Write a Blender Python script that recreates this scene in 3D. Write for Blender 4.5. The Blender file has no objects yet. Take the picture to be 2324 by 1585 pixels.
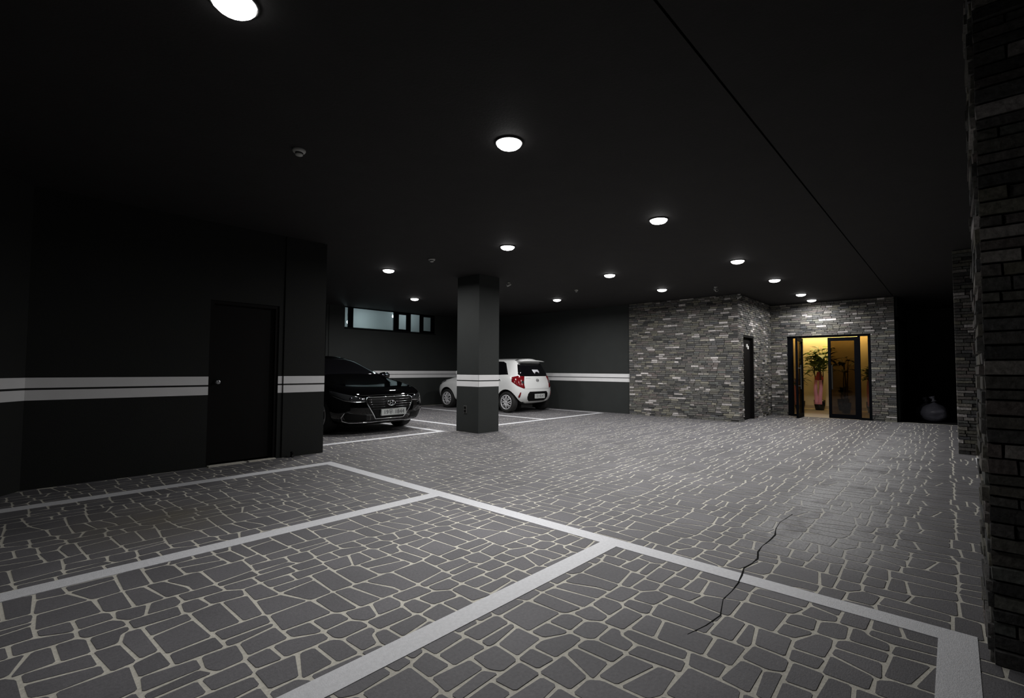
import bpy, bmesh, math, random
from math import sin, cos, pi, radians, atan2, sqrt
from mathutils import Vector, Matrix
from mathutils.bvhtree import BVHTree
random.seed(11)
S = bpy.context.scene
COL = S.collection

# ---------------------------------------------------------------- camera
CAM_H = 1.17
FPX = 1097.04
YAW, PITCH, ROLL = radians(42.394), radians(2.42), radians(0.303)
fw = Vector((cos(YAW)*cos(PITCH), sin(YAW)*cos(PITCH), sin(PITCH)))
rt0 = Vector((sin(YAW), -cos(YAW), 0))
up0 = rt0.cross(fw)
rt = rt0*cos(ROLL) + up0*sin(ROLL)
up = -rt0*sin(ROLL) + up0*cos(ROLL)
cd = bpy.data.cameras.new('camera'); cam = bpy.data.objects.new('camera', cd); COL.objects.link(cam)
cd.sensor_width = 36.0; cd.sensor_fit = 'HORIZONTAL'; cd.lens = FPX/2324*36.0
cd.clip_start = 0.05; cd.clip_end = 200
cam.matrix_world = Matrix(((rt.x, up.x, -fw.x, 0), (rt.y, up.y, -fw.y, 0), (rt.z, up.z, -fw.z, CAM_H), (0, 0, 0, 1)))
S.camera = cam

# ---------------------------------------------------------------- night sky, exposure
W = bpy.data.worlds.new('night'); S.world = W; W.use_nodes = True
W.node_tree.nodes['Background'].inputs[0].default_value = (0.010, 0.011, 0.014, 1)
W.node_tree.nodes['Background'].inputs[1].default_value = 0.05
S.view_settings.view_transform = 'Standard'; S.view_settings.look = 'None'
S.view_settings.exposure = 0.0; S.view_settings.gamma = 1.0; S.view_settings.use_curve_mapping = False
S.cycles.use_denoising = True
S.cycles.sample_clamp_indirect = 4.0
S.cycles.max_bounces = 8
LAMP_W = 42.0                # watts of one ceiling lamp
LOBBY_STRENGTH = 14.0        # warm lamp panel in the lobby

# ---------------------------------------------------------------- materials
def N(t, typ, **kw):
    n = t.nodes.new(typ)
    for k, v in kw.items(): setattr(n, k, v)
    return n
def pbr(name, col, rough=0.6, metal=0.0, noise=None, bump=None, coat=0.0, emis=None, spec=0.5, ramp=None, src=None, trans=None):
    """noise=(scale, amount); bump=(scale, strength); ramp=[(pos,col)...] picked per object or per loose piece (src)"""
    m = bpy.data.materials.new(name); m.use_nodes = True
    t = m.node_tree; b = t.nodes['Principled BSDF']; L = t.links.new
    b.inputs['Base Color'].default_value = (*col, 1); b.inputs['Roughness'].default_value = rough
    b.inputs['Metallic'].default_value = metal; b.inputs['Coat Weight'].default_value = coat
    b.inputs['Coat Roughness'].default_value = 0.03
    b.inputs['Specular IOR Level'].default_value = spec
    if emis: b.inputs['Emission Color'].default_value = (*emis[0], 1); b.inputs['Emission Strength'].default_value = emis[1]
    out = None
    if ramp:
        r = N(t, 'ShaderNodeValToRGB'); r.color_ramp.interpolation = 'LINEAR'
        els = r.color_ramp.elements
        els[0].position, els[0].color = ramp[0][0], (*ramp[0][1], 1)
        els[1].position, els[1].color = ramp[1][0], (*ramp[1][1], 1)
        for p, c in ramp[2:]:
            e = els.new(p); e.color = (*c, 1)
        if src == 'object': s = N(t, 'ShaderNodeObjectInfo'); L(s.outputs['Random'], r.inputs[0])
        else: s = N(t, 'ShaderNodeNewGeometry'); L(s.outputs['Random Per Island'], r.inputs[0])
        out = r.outputs[0]
    if noise:
        g = N(t, 'ShaderNodeNewGeometry')
        nz = N(t, 'ShaderNodeTexNoise'); nz.inputs['Scale'].default_value = noise[0]; nz.inputs['Detail'].default_value = 5
        L(g.outputs['Position'], nz.inputs['Vector'])
        mr = N(t, 'ShaderNodeMapRange'); mr.inputs[1].default_value = .25; mr.inputs[2].default_value = .75
        mr.inputs[3].default_value = 1-noise[1]; mr.inputs[4].default_value = 1+noise[1]
        L(nz.outputs[0], mr.inputs[0])
        mx = N(t, 'ShaderNodeMix', data_type='RGBA', blend_type='MULTIPLY'); mx.inputs[0].default_value = 1
        if out: L(out, mx.inputs[6])
        else: mx.inputs[6].default_value = (*col, 1)
        L(mr.outputs[0], mx.inputs[7]); out = mx.outputs[2]
    if out: L(out, b.inputs['Base Color'])
    if bump:
        g = N(t, 'ShaderNodeNewGeometry')
        nz = N(t, 'ShaderNodeTexNoise'); nz.inputs['Scale'].default_value = bump[0]; nz.inputs['Detail'].default_value = 6
        L(g.outputs['Position'], nz.inputs['Vector'])
        bp = N(t, 'ShaderNodeBump'); bp.inputs['Strength'].default_value = bump[1]; bp.inputs['Distance'].default_value = .01
        L(nz.outputs[0], bp.inputs['Height']); L(bp.outputs[0], b.inputs['Normal'])
    return m
def thin_glass(name, tint, refl=0.06, frost=0.0):
    m = bpy.data.materials.new(name); m.use_nodes = True
    t = m.node_tree; t.nodes.clear(); L = t.links.new
    o = N(t, 'ShaderNodeOutputMaterial'); tr = N(t, 'ShaderNodeBsdfTransparent'); gl = N(t, 'ShaderNodeBsdfGlossy')
    tr.inputs[0].default_value = (*tint, 1); gl.inputs['Roughness'].default_value = .03; gl.inputs[0].default_value = (.9, .9, .9, 1)
    mx = N(t, 'ShaderNodeMixShader'); mx.inputs[0].default_value = refl
    src = tr.outputs[0]
    if frost:
        tl = N(t, 'ShaderNodeBsdfTranslucent'); tl.inputs[0].default_value = (.8, .85, .85, 1)
        m2 = N(t, 'ShaderNodeMixShader'); m2.inputs[0].default_value = frost
        L(tr.outputs[0], m2.inputs[1]); L(tl.outputs[0], m2.inputs[2]); src = m2.outputs[0]
    L(src, mx.inputs[1]); L(gl.outputs[0], mx.inputs[2]); L(mx.outputs[0], o.inputs[0])
    return m
def paving(name, col, src, var, rough):
    """stone or joint of the floor, with the dried dust spread over the strip along the open side"""
    m = bpy.data.materials.new(name); m.use_nodes = True
    t = m.node_tree; b = t.nodes['Principled BSDF']; L = t.links.new
    g = N(t, 'ShaderNodeNewGeometry')
    nz = N(t, 'ShaderNodeTexNoise'); nz.inputs['Scale'].default_value = 70; nz.inputs['Detail'].default_value = 4
    L(g.outputs['Position'], nz.inputs['Vector'])
    def maprange(v, a, b_, c, d):
        r = N(t, 'ShaderNodeMapRange'); r.clamp = True
        for i, x in enumerate((a, b_, c, d)): r.inputs[i+1].default_value = x
        L(v, r.inputs[0]); return r.outputs[0]
    def mul(a, b_):
        n = N(t, 'ShaderNodeMath', operation='MULTIPLY'); L(a, n.inputs[0])
        if isinstance(b_, float): n.inputs[1].default_value = b_
        else: L(b_, n.inputs[1])
        return n.outputs[0]
    v = maprange(nz.outputs[0], .2, .8, .8, 1.2)
    nz2 = N(t, 'ShaderNodeTexNoise'); nz2.inputs['Scale'].default_value = 2.2; nz2.inputs['Detail'].default_value = 3
    L(g.outputs['Position'], nz2.inputs['Vector'])
    v = mul(v, maprange(nz2.outputs[0], .25, .75, .86, 1.14))
    if src:
        if src == 'object': s = N(t, 'ShaderNodeObjectInfo'); rv = s.outputs['Random']
        else: s = N(t, 'ShaderNodeNewGeometry'); rv = s.outputs['Random Per Island']
        v = mul(v, maprange(rv, 0, 1, 1-var, 1+var))
    mx = N(t, 'ShaderNodeMix', data_type='RGBA', blend_type='MULTIPLY'); mx.inputs[0].default_value = 1
    mx.inputs[6].default_value = (*col, 1); L(v, mx.inputs[7])
    # dust
    sp = N(t, 'ShaderNodeSeparateXYZ'); 
    nz3 = N(t, 'ShaderNodeTexNoise'); nz3.inputs['Scale'].default_value = 2.6; nz3.inputs['Detail'].default_value = 8; nz3.inputs['Roughness'].default_value = .7
    L(g.outputs['Position'], nz3.inputs['Vector'])
    L(g.outputs['Position'], sp.inputs[0])
    a = mul(maprange(sp.outputs['X'], 3.25, 3.95, 0, 1), maprange(sp.outputs['X'], 6.5, 12, 1, .4))
    a = mul(a, mul(maprange(sp.outputs['Y'], .10, .60, .12, 1), maprange(sp.outputs['Y'], .98, 1.25, 1, 0)))
    a = mul(a, maprange(nz3.outputs[0], .34, .52, 0, 1))
    a = mul(a, maprange(nz.outputs[0], .35, .62, .45, 1))
    a = mul(a, .92)
    # a brownish drip stain between the two left bay lines
    vm = N(t, 'ShaderNodeVectorMath', operation='DISTANCE'); L(g.outputs['Position'], vm.inputs[0]); vm.inputs[1].default_value = (.95, 4.55, 0)
    st = mul(maprange(vm.outputs['Value'], .15, .75, 1, 0), maprange(nz2.outputs[0], .35, .6, .35, .75))
    m3 = N(t, 'ShaderNodeMix', data_type='RGBA', blend_type='MIX'); L(st, m3.inputs[0]); L(mx.outputs[2], m3.inputs[6]); m3.inputs[7].default_value = (.10, .088, .065, 1)
    mx = m3
    m2 = N(t, 'ShaderNodeMix', data_type='RGBA', blend_type='MIX'); L(a, m2.inputs[0]); L(mx.outputs[2], m2.inputs[6])
    m2.inputs[7].default_value = (.38, .38, .385, 1)
    L(m2.outputs[2], b.inputs['Base Color'])
    b.inputs['Roughness'].default_value = rough
    b.inputs['Specular IOR Level'].default_value = .35
    bp = N(t, 'ShaderNodeBump'); bp.inputs['Strength'].default_value = .35; bp.inputs['Distance'].default_value = .004
    nz4 = N(t, 'ShaderNodeTexNoise'); nz4.inputs['Scale'].default_value = 160; nz4.inputs['Detail'].default_value = 3
    L(g.outputs['Position'], nz4.inputs['Vector']); L(nz4.outputs[0], bp.inputs['Height']); L(bp.outputs[0], b.inputs['Normal'])
    return m
STONE = (.122, .119, .127)
M = {}
M['stone1'] = paving('paving stone', STONE, 'object', .10, .62)
M['stoneN'] = paving('paving stones', STONE, 'island', .10, .62)
M['joint'] = paving('pale joint', (.53, .51, .45), None, 0, .8)
M['line'] = pbr('white road paint', (.63, .635, .66), .6, noise=(55, .09), bump=(220, .3))
M['stripe'] = pbr('white wall paint', (.76, .76, .77), .55, noise=(6, .03))
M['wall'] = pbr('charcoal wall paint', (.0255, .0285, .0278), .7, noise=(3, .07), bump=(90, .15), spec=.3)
M['wall_l'] = pbr('dimmed charcoal wall paint', (.0125, .0135, .0128), .75, noise=(3, .07), bump=(90, .15), spec=.25)  # same charcoal paint, with the lens falloff at left put into its colour
M['ceil'] = pbr('black ceiling paint', (.0215, .0205, .0210), .8, noise=(4, .1), bump=(60, .2), spec=.2)
M['groove'] = pbr('black groove', (.004, .004, .004), .9, spec=.1)
M['blackdoor'] = pbr('black door leaf', (.0050, .0045, .0045), .6, noise=(8, .1), spec=.12)
M['frame'] = pbr('dark anodised frame', (.003, .0035, .005), .6, spec=.03)
M['steel'] = pbr('brushed steel', (.45, .46, .48), .3, metal=1, noise=(40, .1))
M['chrome'] = pbr('chrome', (.75, .76, .78), .08, metal=1)
M['darkchrome'] = pbr('dark chrome', (.10, .10, .105), .2, metal=1)
M['white'] = pbr('white plastic', (.62, .62, .60), .5)
M['dull'] = pbr('greyed plastic', (.40, .40, .39), .55)
M['trim'] = pbr('dark lamp trim', (.03, .03, .03), .6)
M['grey'] = pbr('grey plastic', (.09, .09, .088), .5)
M['black'] = pbr('black plastic', (.003, .003, .003), .5, spec=.15)
M['asphalt'] = pbr('dark ground', (.012, .012, .012), .9, noise=(30, .3), bump=(50, .5), spec=.2)
M['mortar'] = pbr('dark mortar', (.035, .034, .033), .9, noise=(40, .3), bump=(80, .5), spec=.2)
RAMP = [(0, (.035, .036, .036)), (1, (.46, .42, .40)), (.14, (.070, .068, .066)), (.26, (.105, .100, .082)), (.38, (.072, .074, .082)),
        (.48, (.135, .125, .085)), (.58, (.085, .080, .078)), (.68, (.135, .105, .095)), (.78, (.095, .105, .098)), (.86, (.19, .175, .12)), (.93, (.26, .235, .23))]
RAMP = [(p, tuple(min(.6, 1.30*(.62*x+.38*sum(c)/3)) for x in c)) for p, c in RAMP]
M['brick1'] = pbr('stone slip', (.1, .1, .1), .75, ramp=RAMP, src='object', noise=(48, .40), bump=(45, .7), spec=.3)
DARKR = [(p, tuple(x*.72 for x in c)) for p, c in RAMP]  # the stone slip colours scaled darker for the two piers
M['pier1'] = pbr('darkened stone slip', (.1, .1, .1), .8, ramp=DARKR, src='object', noise=(48, .40), bump=(45, .7), spec=.2)
M['pierN'] = pbr('darkened stone slips', (.1, .1, .1), .8, ramp=DARKR, src='island', noise=(48, .40), bump=(45, .7), spec=.2)
M['brickN'] = pbr('stone slips', (.1, .1, .1), .75, ramp=RAMP, src='island', noise=(48, .40), bump=(45, .7), spec=.3)
M['lens'] = pbr('opal lamp lens', (.9, .9, .9), .5, emis=((1.0, .985, .97), 9.0))
M['bulb'] = pbr('yard lamp bulb', (.9, .9, .9), .5, emis=((.85, .95, 1.0), 130))
M['warm'] = pbr('warm lamp panel', (.9, .8, .6), .5, emis=((1.0, .73, .27), LOBBY_STRENGTH))
M['blackpaint'] = pbr('black car paint', (.0008, .0008, .0010), .5, coat=1, spec=0)
M['whitepaint'] = pbr('white car paint', (.70, .71, .71), .3, coat=.9)
M['carglass'] = pbr('dark car glass', (.004, .004, .005), .04, spec=.6)
M['tyre'] = pbr('tyre rubber', (.010, .010, .010), .8)
M['rim'] = pbr('alloy rim', (.62, .62, .64), .35, metal=.35)
M['under'] = pbr('black underside', (.005, .005, .005), .8)
M['redlens'] = pbr('red lamp lens', (.14, .003, .006), .15, coat=.25, spec=.3)
M['clearlens'] = pbr('clear lamp lens', (.035, .037, .040), .08, metal=.5, coat=.4)
M['plate'] = pbr('number plate', (.48, .50, .49), .5)
M['ink'] = pbr('plate ink', (.05, .05, .06), .6)
M['sticker'] = pbr('white sticker', (.65, .66, .70), .5)
M['glass_tint'] = thin_glass('bronze tinted glass', (.34, .29, .22), .03)
M['glass_side'] = thin_glass('tinted side glass', (.72, .66, .56), .04)
M['glass_frost'] = thin_glass('hazy window glass', (.62, .68, .68), .03, .35)
M['lobbywall'] = pbr('cream lobby wall', (.66, .58, .44), .7, noise=(2, .04))
M['lobbyfloor'] = pbr('beige lobby tile', (.45, .38, .29), .35, noise=(5, .08))
M['lobbyceil'] = pbr('lobby ceiling', (.7, .66, .55), .8)
M['yard'] = pbr('pale yard wall', (.45, .50, .49), .85, noise=(3, .12))
M['leaf'] = pbr('broad green leaf', (.15, .23, .03), .4, noise=(20, .2))
M['leafd'] = pbr('dark green leaf', (.04, .08, .02), .4, noise=(20, .2))
M['stem'] = pbr('brown plant stem', (.12, .075, .04), .8, noise=(30, .3))
M['pot'] = pbr('black glazed pot', (.012, .012, .012), .25)
M['soil'] = pbr('potting soil', (.04, .028, .02), .9)
M['ribbon'] = pbr('pink satin ribbon', (.92, .38, .46), .45)
M['redbow'] = pbr('red wrapping', (.45, .05, .05), .5)
M['sack'] = pbr('shade-dimmed white plastic sack', (.13, .13, .16), .45, bump=(18, .8))  # white plastic darkened: the passage's shade is put into its colour

# ---------------------------------------------------------------- object helpers
def worldloc(o):
    v = Vector((0, 0, 0))
    while o: v += o.location; o = o.parent
    return v
def obj(name, V, F, mat, parent=None, smooth=False, base=None):
    """one mesh object; V are world coordinates (parents here only translate)"""
    off = worldloc(parent) if parent else Vector((0, 0, 0))
    b = Vector(base) if base is not None else off
    me = bpy.data.meshes.new(name)
    me.from_pydata([tuple(Vector(v)-b) for v in V], [], F)
    me.materials.append(mat); me.update()
    if smooth:
        for p in me.polygons: p.use_smooth = True
    o = bpy.data.objects.new(name, me); COL.objects.link(o)
    o.location = b - off
    if parent: o.parent = parent
    return o
def thing(name, loc, label, cat, group=None):
    o = bpy.data.objects.new(name, None); COL.objects.link(o); o.location = loc; o.empty_display_size = .1
    o['label'] = label; o['category'] = cat
    if group: o['group'] = group
    return o
def tag(o, label, cat, group=None):
    o['label'] = label; o['category'] = cat
    if group: o['group'] = group
    return o
def struct(o): o['kind'] = 'structure'; return o
BF = [(0, 3, 2, 1), (4, 5, 6, 7), (0, 1, 5, 4), (1, 2, 6, 5), (2, 3, 7, 6), (3, 0, 4, 7)]
def boxv(x0, x1, y0, y1, z0, z1):
    return [(x0, y0, z0), (x1, y0, z0), (x1, y1, z0), (x0, y1, z0), (x0, y0, z1), (x1, y0, z1), (x1, y1, z1), (x0, y1, z1)]
def boxes(*bs):
    V, F = [], []
    for b in bs:
        k = len(V); V += boxv(*b); F += [tuple(i+k for i in f) for f in BF]
    return V, F
def box(name, b, mat, parent=None):
    return obj(name, *boxes(b), mat, parent)
def lathe(prof, c, n=20, axis='z', close=True):
    """prof: list of (r, h)"""
    V, F = [], []
    for r, h in prof:
        for i in range(n):
            a = 2*pi*i/n
            p = (r*cos(a), r*sin(a), h)
            if axis == 'x': p = (p[2], p[0], p[1])
            if axis == 'y': p = (p[0], p[2], p[1])
            V.append((c[0]+p[0], c[1]+p[1], c[2]+p[2]))
    for k in range(len(prof)-1):
        for i in range(n):
            j = (i+1) % n
            F.append((k*n+i, k*n+j, (k+1)*n+j, (k+1)*n+i))
    if close:
        F.append(tuple(range(n))[::-1]); F.append(tuple((len(prof)-1)*n+i for i in range(n)))
    return V, F
def tube(pts, r, n=6, closed=False):
    V, F = [], []
    P = [Vector(p) for p in pts]; m = len(P)
    for i, p in enumerate(P):
        a = P[i-1] if (i or closed) else P[0]
        b = P[(i+1) % m] if (i < m-1 or closed) else P[-1]
        d = (b-a).normalized()
        u = d.cross(Vector((0, 0, 1)))
        if u.length < .05: u = d.cross(Vector((1, 0, 0)))
        u.normalize(); w = d.cross(u)
        rr = r[i] if isinstance(r, (list, tuple)) else r
        for k in range(n):
            t = 2*pi*k/n
            V.append(p + u*(rr*cos(t)) + w*(rr*sin(t)))
    for i in range(m if closed else m-1):
        for k in range(n):
            j = (i+1) % m
            F.append((i*n+k, i*n+(k+1) % n, j*n+(k+1) % n, j*n+k))
    if not closed:
        F.append(tuple(range(n))[::-1]); F.append(tuple((m-1)*n+k for k in range(n)))
    return V, F
def merge(*vf):
    V, F = [], []
    for v, f in vf:
        k = len(V); V += list(v); F += [tuple(i+k for i in x) for x in f]
    return V, F
def text(name, body, size, o, ux, uz, mat, parent, depth=.002, shear=0, align='CENTER'):
    c = bpy.data.curves.new(name, 'FONT'); c.body = body; c.size = size; c.extrude = depth; c.shear = shear
    c.align_x = align; c.align_y = 'CENTER'
    t = bpy.data.objects.new(name, c); COL.objects.link(t); bpy.context.view_layer.update()
    me = bpy.data.meshes.new_from_object(t.evaluated_get(bpy.context.evaluated_depsgraph_get()))
    bpy.data.objects.remove(t); bpy.data.curves.remove(c)
    ux, uz = Vector(ux), Vector(uz); un = ux.cross(uz)
    V = [Vector(o) + ux*v.co.x + uz*v.co.y + un*v.co.z for v in me.vertices]
    F = [tuple(p.vertices) for p in me.polygons]
    bpy.data.meshes.remove(me)
    return obj(name, V, F, mat, parent)
def to_px(p):
    d = Vector(p) - Vector((0, 0, CAM_H)); z = d.dot(fw)
    if z < .05: return None
    return (1162+FPX*d.dot(rt)/z, 792.5-FPX*d.dot(up)/z, z)
def in_frame(q, m=30):
    return q and -m < q[0] < 2324+m and -m < q[1] < 1585+m

# ================================================================ the setting
CEIL = 2.926
floor = struct(obj('floor', *boxes((-3.0, 14.42, -2.6, 13.3, -.12, -.0022)), M['joint']))
# ---- stencilled crazy paving: one repeat of the pattern (metres), laid on an oblique lattice
TILE = [
[(0.9519,2.1593),(1.0397,2.1088),(1.0641,2.1116),(1.0588,2.2221),(0.9498,2.2274)],
[(1.0782,2.1079),(1.2005,2.1173),(1.196,2.1904),(1.1692,2.2193),(1.0739,2.2225)],
[(1.0724,2.0216),(1.0907,1.9951),(1.1079,1.9902),(1.2292,1.9984),(1.2257,2.0535),(1.1886,2.1001),(1.0724,2.095)],
[(1.7759,2.7793),(1.784,2.6556),(1.8536,2.6603),(1.8757,2.7375),(1.9083,2.7549),(1.9066,2.7943),(1.7866,2.7943)],
[(1.6758,2.6589),(1.7652,2.6539),(1.7652,2.7918),(1.7365,2.8277),(1.6717,2.8297)],
[(1.5355,2.665),(1.5446,2.6589),(1.661,2.6693),(1.6573,2.8246),(1.6007,2.8296)],
[(0.8699,2.032),(0.984,2.025),(1.0574,2.032),(1.0584,2.0905),(0.9261,2.1487),(0.8668,2.1442)],
[(1.4242,2.6869),(1.5303,2.6815),(1.5813,2.8299),(1.4264,2.8332)],
[(0.7624,2.0364),(0.8574,2.0272),(0.8505,2.1446),(0.7588,2.1364)],
[(0.7729,2.1532),(0.8602,2.1585),(0.9363,2.1637),(0.9332,2.2965),(0.7793,2.2695)],
[(0.7396,2.3511),(0.9381,2.3543),(0.9478,2.4222),(0.9391,2.4443),(0.7336,2.4443)],
[(0.7368,2.2872),(0.7714,2.2816),(0.935,2.3129),(0.941,2.3398),(0.7431,2.3367)],
[(0.6276,2.1835),(0.6379,2.1559),(0.6571,2.1271),(0.7479,2.1333),(0.7582,2.165),(0.7646,2.2569),(0.7612,2.2706),(0.6407,2.2799)],
[(0.6042,2.0139),(0.7447,2.0108),(0.7473,2.1012),(0.7426,2.1169),(0.596,2.1127)],
[(1.1562,2.4414),(1.1727,2.4298),(1.2762,2.437),(1.2772,2.6397),(1.0957,2.612)],
[(1.2881,2.4388),(1.3997,2.4348),(1.404,2.7209),(1.2966,2.7128)],
[(1.4162,2.4348),(1.5582,2.4381),(1.5501,2.6274),(1.5159,2.6715),(1.4162,2.668)],
[(1.2984,2.1829),(1.4116,2.1829),(1.3641,2.416),(1.2887,2.4298)],
[(1.1789,2.2379),(1.1948,2.2109),(1.2801,2.1859),(1.278,2.4255),(1.1768,2.4128)],
[(0.9456,2.242),(1.0689,2.2362),(1.1715,2.2346),(1.1546,2.4246),(0.9594,2.4174)],
[(1.2078,2.1035),(1.2449,2.0464),(1.3032,2.0492),(1.333,2.1636),(1.2173,2.1877)],
[(1.2238,2.7195),(1.4119,2.7373),(1.4119,2.808),(1.2286,2.8205)],
[(1.0921,2.6294),(1.2816,2.6518),(1.2804,2.7076),(1.0839,2.7116)],
[(1.4214,2.1855),(1.526,2.1845),(1.5174,2.2456),(1.454,2.4155),(1.3817,2.4248)],
[(1.3146,2.0503),(1.4316,2.0426),(1.4591,2.0796),(1.4516,2.17),(1.3538,2.1691)],
[(1.9232,2.7507),(2.1033,2.7447),(2.1102,2.8458),(1.9186,2.8488)],
[(1.4739,2.0745),(1.538,2.0649),(1.6458,2.0624),(1.6294,2.1652),(1.4662,2.1715)],
[(0.8085,2.7493),(0.848,2.7398),(0.9538,2.7307),(0.9684,2.8004),(0.8949,2.8565),(0.7995,2.8544)],
[(2.1168,2.7649),(2.1367,2.7326),(2.2224,2.7524),(2.2005,2.8724),(2.1302,2.8692)],
[(0.97,2.6319),(1.0798,2.6097),(1.0593,2.8068),(0.9764,2.8045)],
[(1.9615,2.6238),(2.1236,2.6569),(2.1212,2.7346),(1.9569,2.7315)],
[(1.0769,2.7415),(1.0883,2.7249),(1.2127,2.7249),(1.2106,2.8112),(1.0758,2.8224)],
[(0.394,2.0162),(0.5875,2.0183),(0.5831,2.1159),(0.3895,2.1076)],
[(0.9512,2.4498),(0.9601,2.4332),(1.1471,2.4375),(1.0821,2.5941),(1.0797,2.5965),(0.9705,2.6155)],
[(0.2337,2.0496),(0.2946,1.9995),(0.3785,2.0113),(0.3763,2.1037),(0.2348,2.1068)],
[(0.2247,2.1192),(0.42,2.1203),(0.4127,2.2036),(0.2233,2.1679)],
[(1.6487,2.1933),(1.8451,2.2259),(1.8517,2.4202),(1.6422,2.4202)],
[(0.8594,2.4591),(0.9413,2.458),(0.9601,2.7117),(0.8531,2.7278)],
[(0.7254,2.4577),(0.8438,2.4598),(0.8395,2.7334),(0.7125,2.7133)],
[(0.4332,2.1251),(0.6372,2.1303),(0.6069,2.1872),(0.4305,2.1689)],
[(0.4301,2.1914),(0.6187,2.1944),(0.6209,2.2748),(0.4439,2.2963)],
[(0.4413,2.3037),(0.5438,2.3078),(0.5351,2.4479),(0.4413,2.4194)],
[(0.5543,2.2928),(0.7263,2.2907),(0.7239,2.404),(0.5567,2.3936)],
[(1.7999,2.4311),(1.8785,2.4443),(1.8549,2.6388),(1.7723,2.6482)],
[(1.5732,2.4543),(1.6259,2.4263),(1.7811,2.4413),(1.7785,2.5089),(1.5666,2.5593)],
[(1.5661,2.5769),(1.7699,2.5235),(1.7623,2.6393),(1.5629,2.6534)],
[(1.4765,2.3878),(1.5346,2.2511),(1.5379,2.1806),(1.6365,2.1828),(1.6263,2.4048),(1.6116,2.4253),(1.4733,2.4241)],
[(0.5505,2.4053),(0.7163,2.4204),(0.6991,2.6352),(0.5397,2.5996)],
[(1.8663,2.6536),(1.8932,2.4544),(1.9547,2.467),(1.9421,2.7318),(1.891,2.7366)]]

LA, LB = (1.4225, .008), (.6775, .8145)
def rounded(poly, r=.009):
    out = []; n = len(poly)
    for i in range(n):
        p, a, b = Vector(poly[i]), Vector(poly[i-1]), Vector(poly[(i+1) % n])
        da, db = a-p, b-p
        ra, rb = min(r, da.length*.3), min(r, db.length*.3)
        out += [p+da.normalized()*ra, p+db.normalized()*rb]
    return out
def stone_geo(poly, c):
    """a flat stone with a small chamfer, standing a few millimetres proud of the joints"""
    P = rounded(poly); n = len(P)
    V = [(p.x, p.y, -.005) for p in P]
    for p in P:
        d = (c-p); q = p + d.normalized()*min(.0012, d.length*.2); V.append((q.x, q.y, 0.0))
    F = [tuple(range(n, 2*n))] + [(i, (i+1) % n, n+(i+1) % n, n+i) for i in range(n)]
    return V, F
def on_floor(x, y):
    if x > 14.3 or x < -2.2 or y > 12.5 or y < -1.9: return False
    if x < 3.2 and y > 6.62: return False
    if x > 11.8 and y > 3.75: return False
    if 2.76 < x < 3.5 and y < -.4: return False
    if x < .3 and y > 6.7+1.26*(x-.3): return False
    return True
cand = []
proto = []
for k, poly in enumerate(TILE):
    pv = [Vector(p) for p in poly]; c = sum(pv, Vector((0, 0)))/len(pv)
    V, F = stone_geo([p-c for p in pv], Vector((0, 0)))
    me = bpy.data.meshes.new('paving_stone'); me.from_pydata(V, [], F); me.materials.append(M['stone1']); me.update()
    proto.append((me, V, F, c))
    for i in range(-14, 16):
        for j in range(-8, 18):
            x, y = c.x+i*LA[0]+j*LB[0], c.y+i*LA[1]+j*LB[1]
            if not on_floor(x, y): continue
            q = [to_px((p.x-c.x+x, p.y-c.y+y, 0)) for p in pv]
            qc = to_px((x, y, 0))
            if any(a is None for a in q):
                if qc is None and (x < -.8 or y < -.8): continue
                area = 0
            else:
                if not in_frame(qc, 900): continue
                cl = [(min(max(a[0], 0), 2324), min(max(a[1], 0), 1585)) for a in q]
                area = abs(sum(cl[t][0]*cl[(t+1) % len(cl)][1]-cl[(t+1) % len(cl)][0]*cl[t][1] for t in range(len(cl))))/2
            cand.append((area, k, x, y))
cand.sort(key=lambda t: -t[0])
for area, k, x, y in cand[:300]:
    o = bpy.data.objects.new('paving_stone', proto[k][0]); COL.objects.link(o); o.parent = floor
    o.location = (x, y, random.uniform(-.0006, .0006))
V, F = [], []
for area, k, x, y in cand[300:]:
    b = len(V); V += [(a+x, b_+y, c) for a, b_, c in proto[k][1]]; F += [tuple(i+b for i in f) for f in proto[k][2]]
o = obj('paving_stones', V, F, M['stoneN'], floor); o['kind'] = 'stuff'
# ---- painted bay lines
def line(x0, x1, y0, y1):
    return box('painted_line', (x0, x1, y0, y1, -.004, .0022), M['line'], floor)
line(2.870, 2.996, -.049, 5.80)                       # cross line of the near bays
for y0, y1 in ((5.655, 5.80), (3.525, 3.658), (1.678, 1.802), (-.049, .079)): line(-2.5, 2.870, y0, y1)
line(3.26, 5.92, 7.075, 7.19); line(5.80, 5.92, 7.19, 12.4)                       # bay of the black sedan
line(6.65, 6.77, 7.19, 12.4); line(6.65, 11.46, 7.06, 7.17); line(8.89, 9.00, 7.17, 12.4); line(11.36, 11.46, 7.17, 12.4)
line(6.2, 9.15, -.36, -.19)
# ---- crack along the open side
pts = [(2.15, .90), (2.28, .868), (2.42, .852), (2.6, .90), (2.72, .898), (2.85, .905), (2.97, .922), (3.09, .948), (3.2, .932), (3.3, .93), (3.42, .962), (3.55, .972), (3.7, .966), (3.85, .968), (4.0, 1.0), (4.2, 1.02), (4.5, 1.0)]
V, F = [], []
for i, (x, y) in enumerate(pts):
    w = .0012+.0045*abs(sin(i*2.3))*(1 if 2.9 < x < 4 else .35)
    zt = .0030 if 2.84 < x < 3.02 else .0010
    V += [(x, y-w, -.001), (x, y+w, -.001), (x, y+w, zt), (x, y-w, zt)]
    if i: b = 4*i; F += [(b-4, b-3, b+1, b), (b-3, b-2, b+2, b+1), (b-2, b-1, b+3, b+2), (b-1, b-4, b, b+3)]
obj('crack', V, F, M['groove'], floor)

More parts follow.
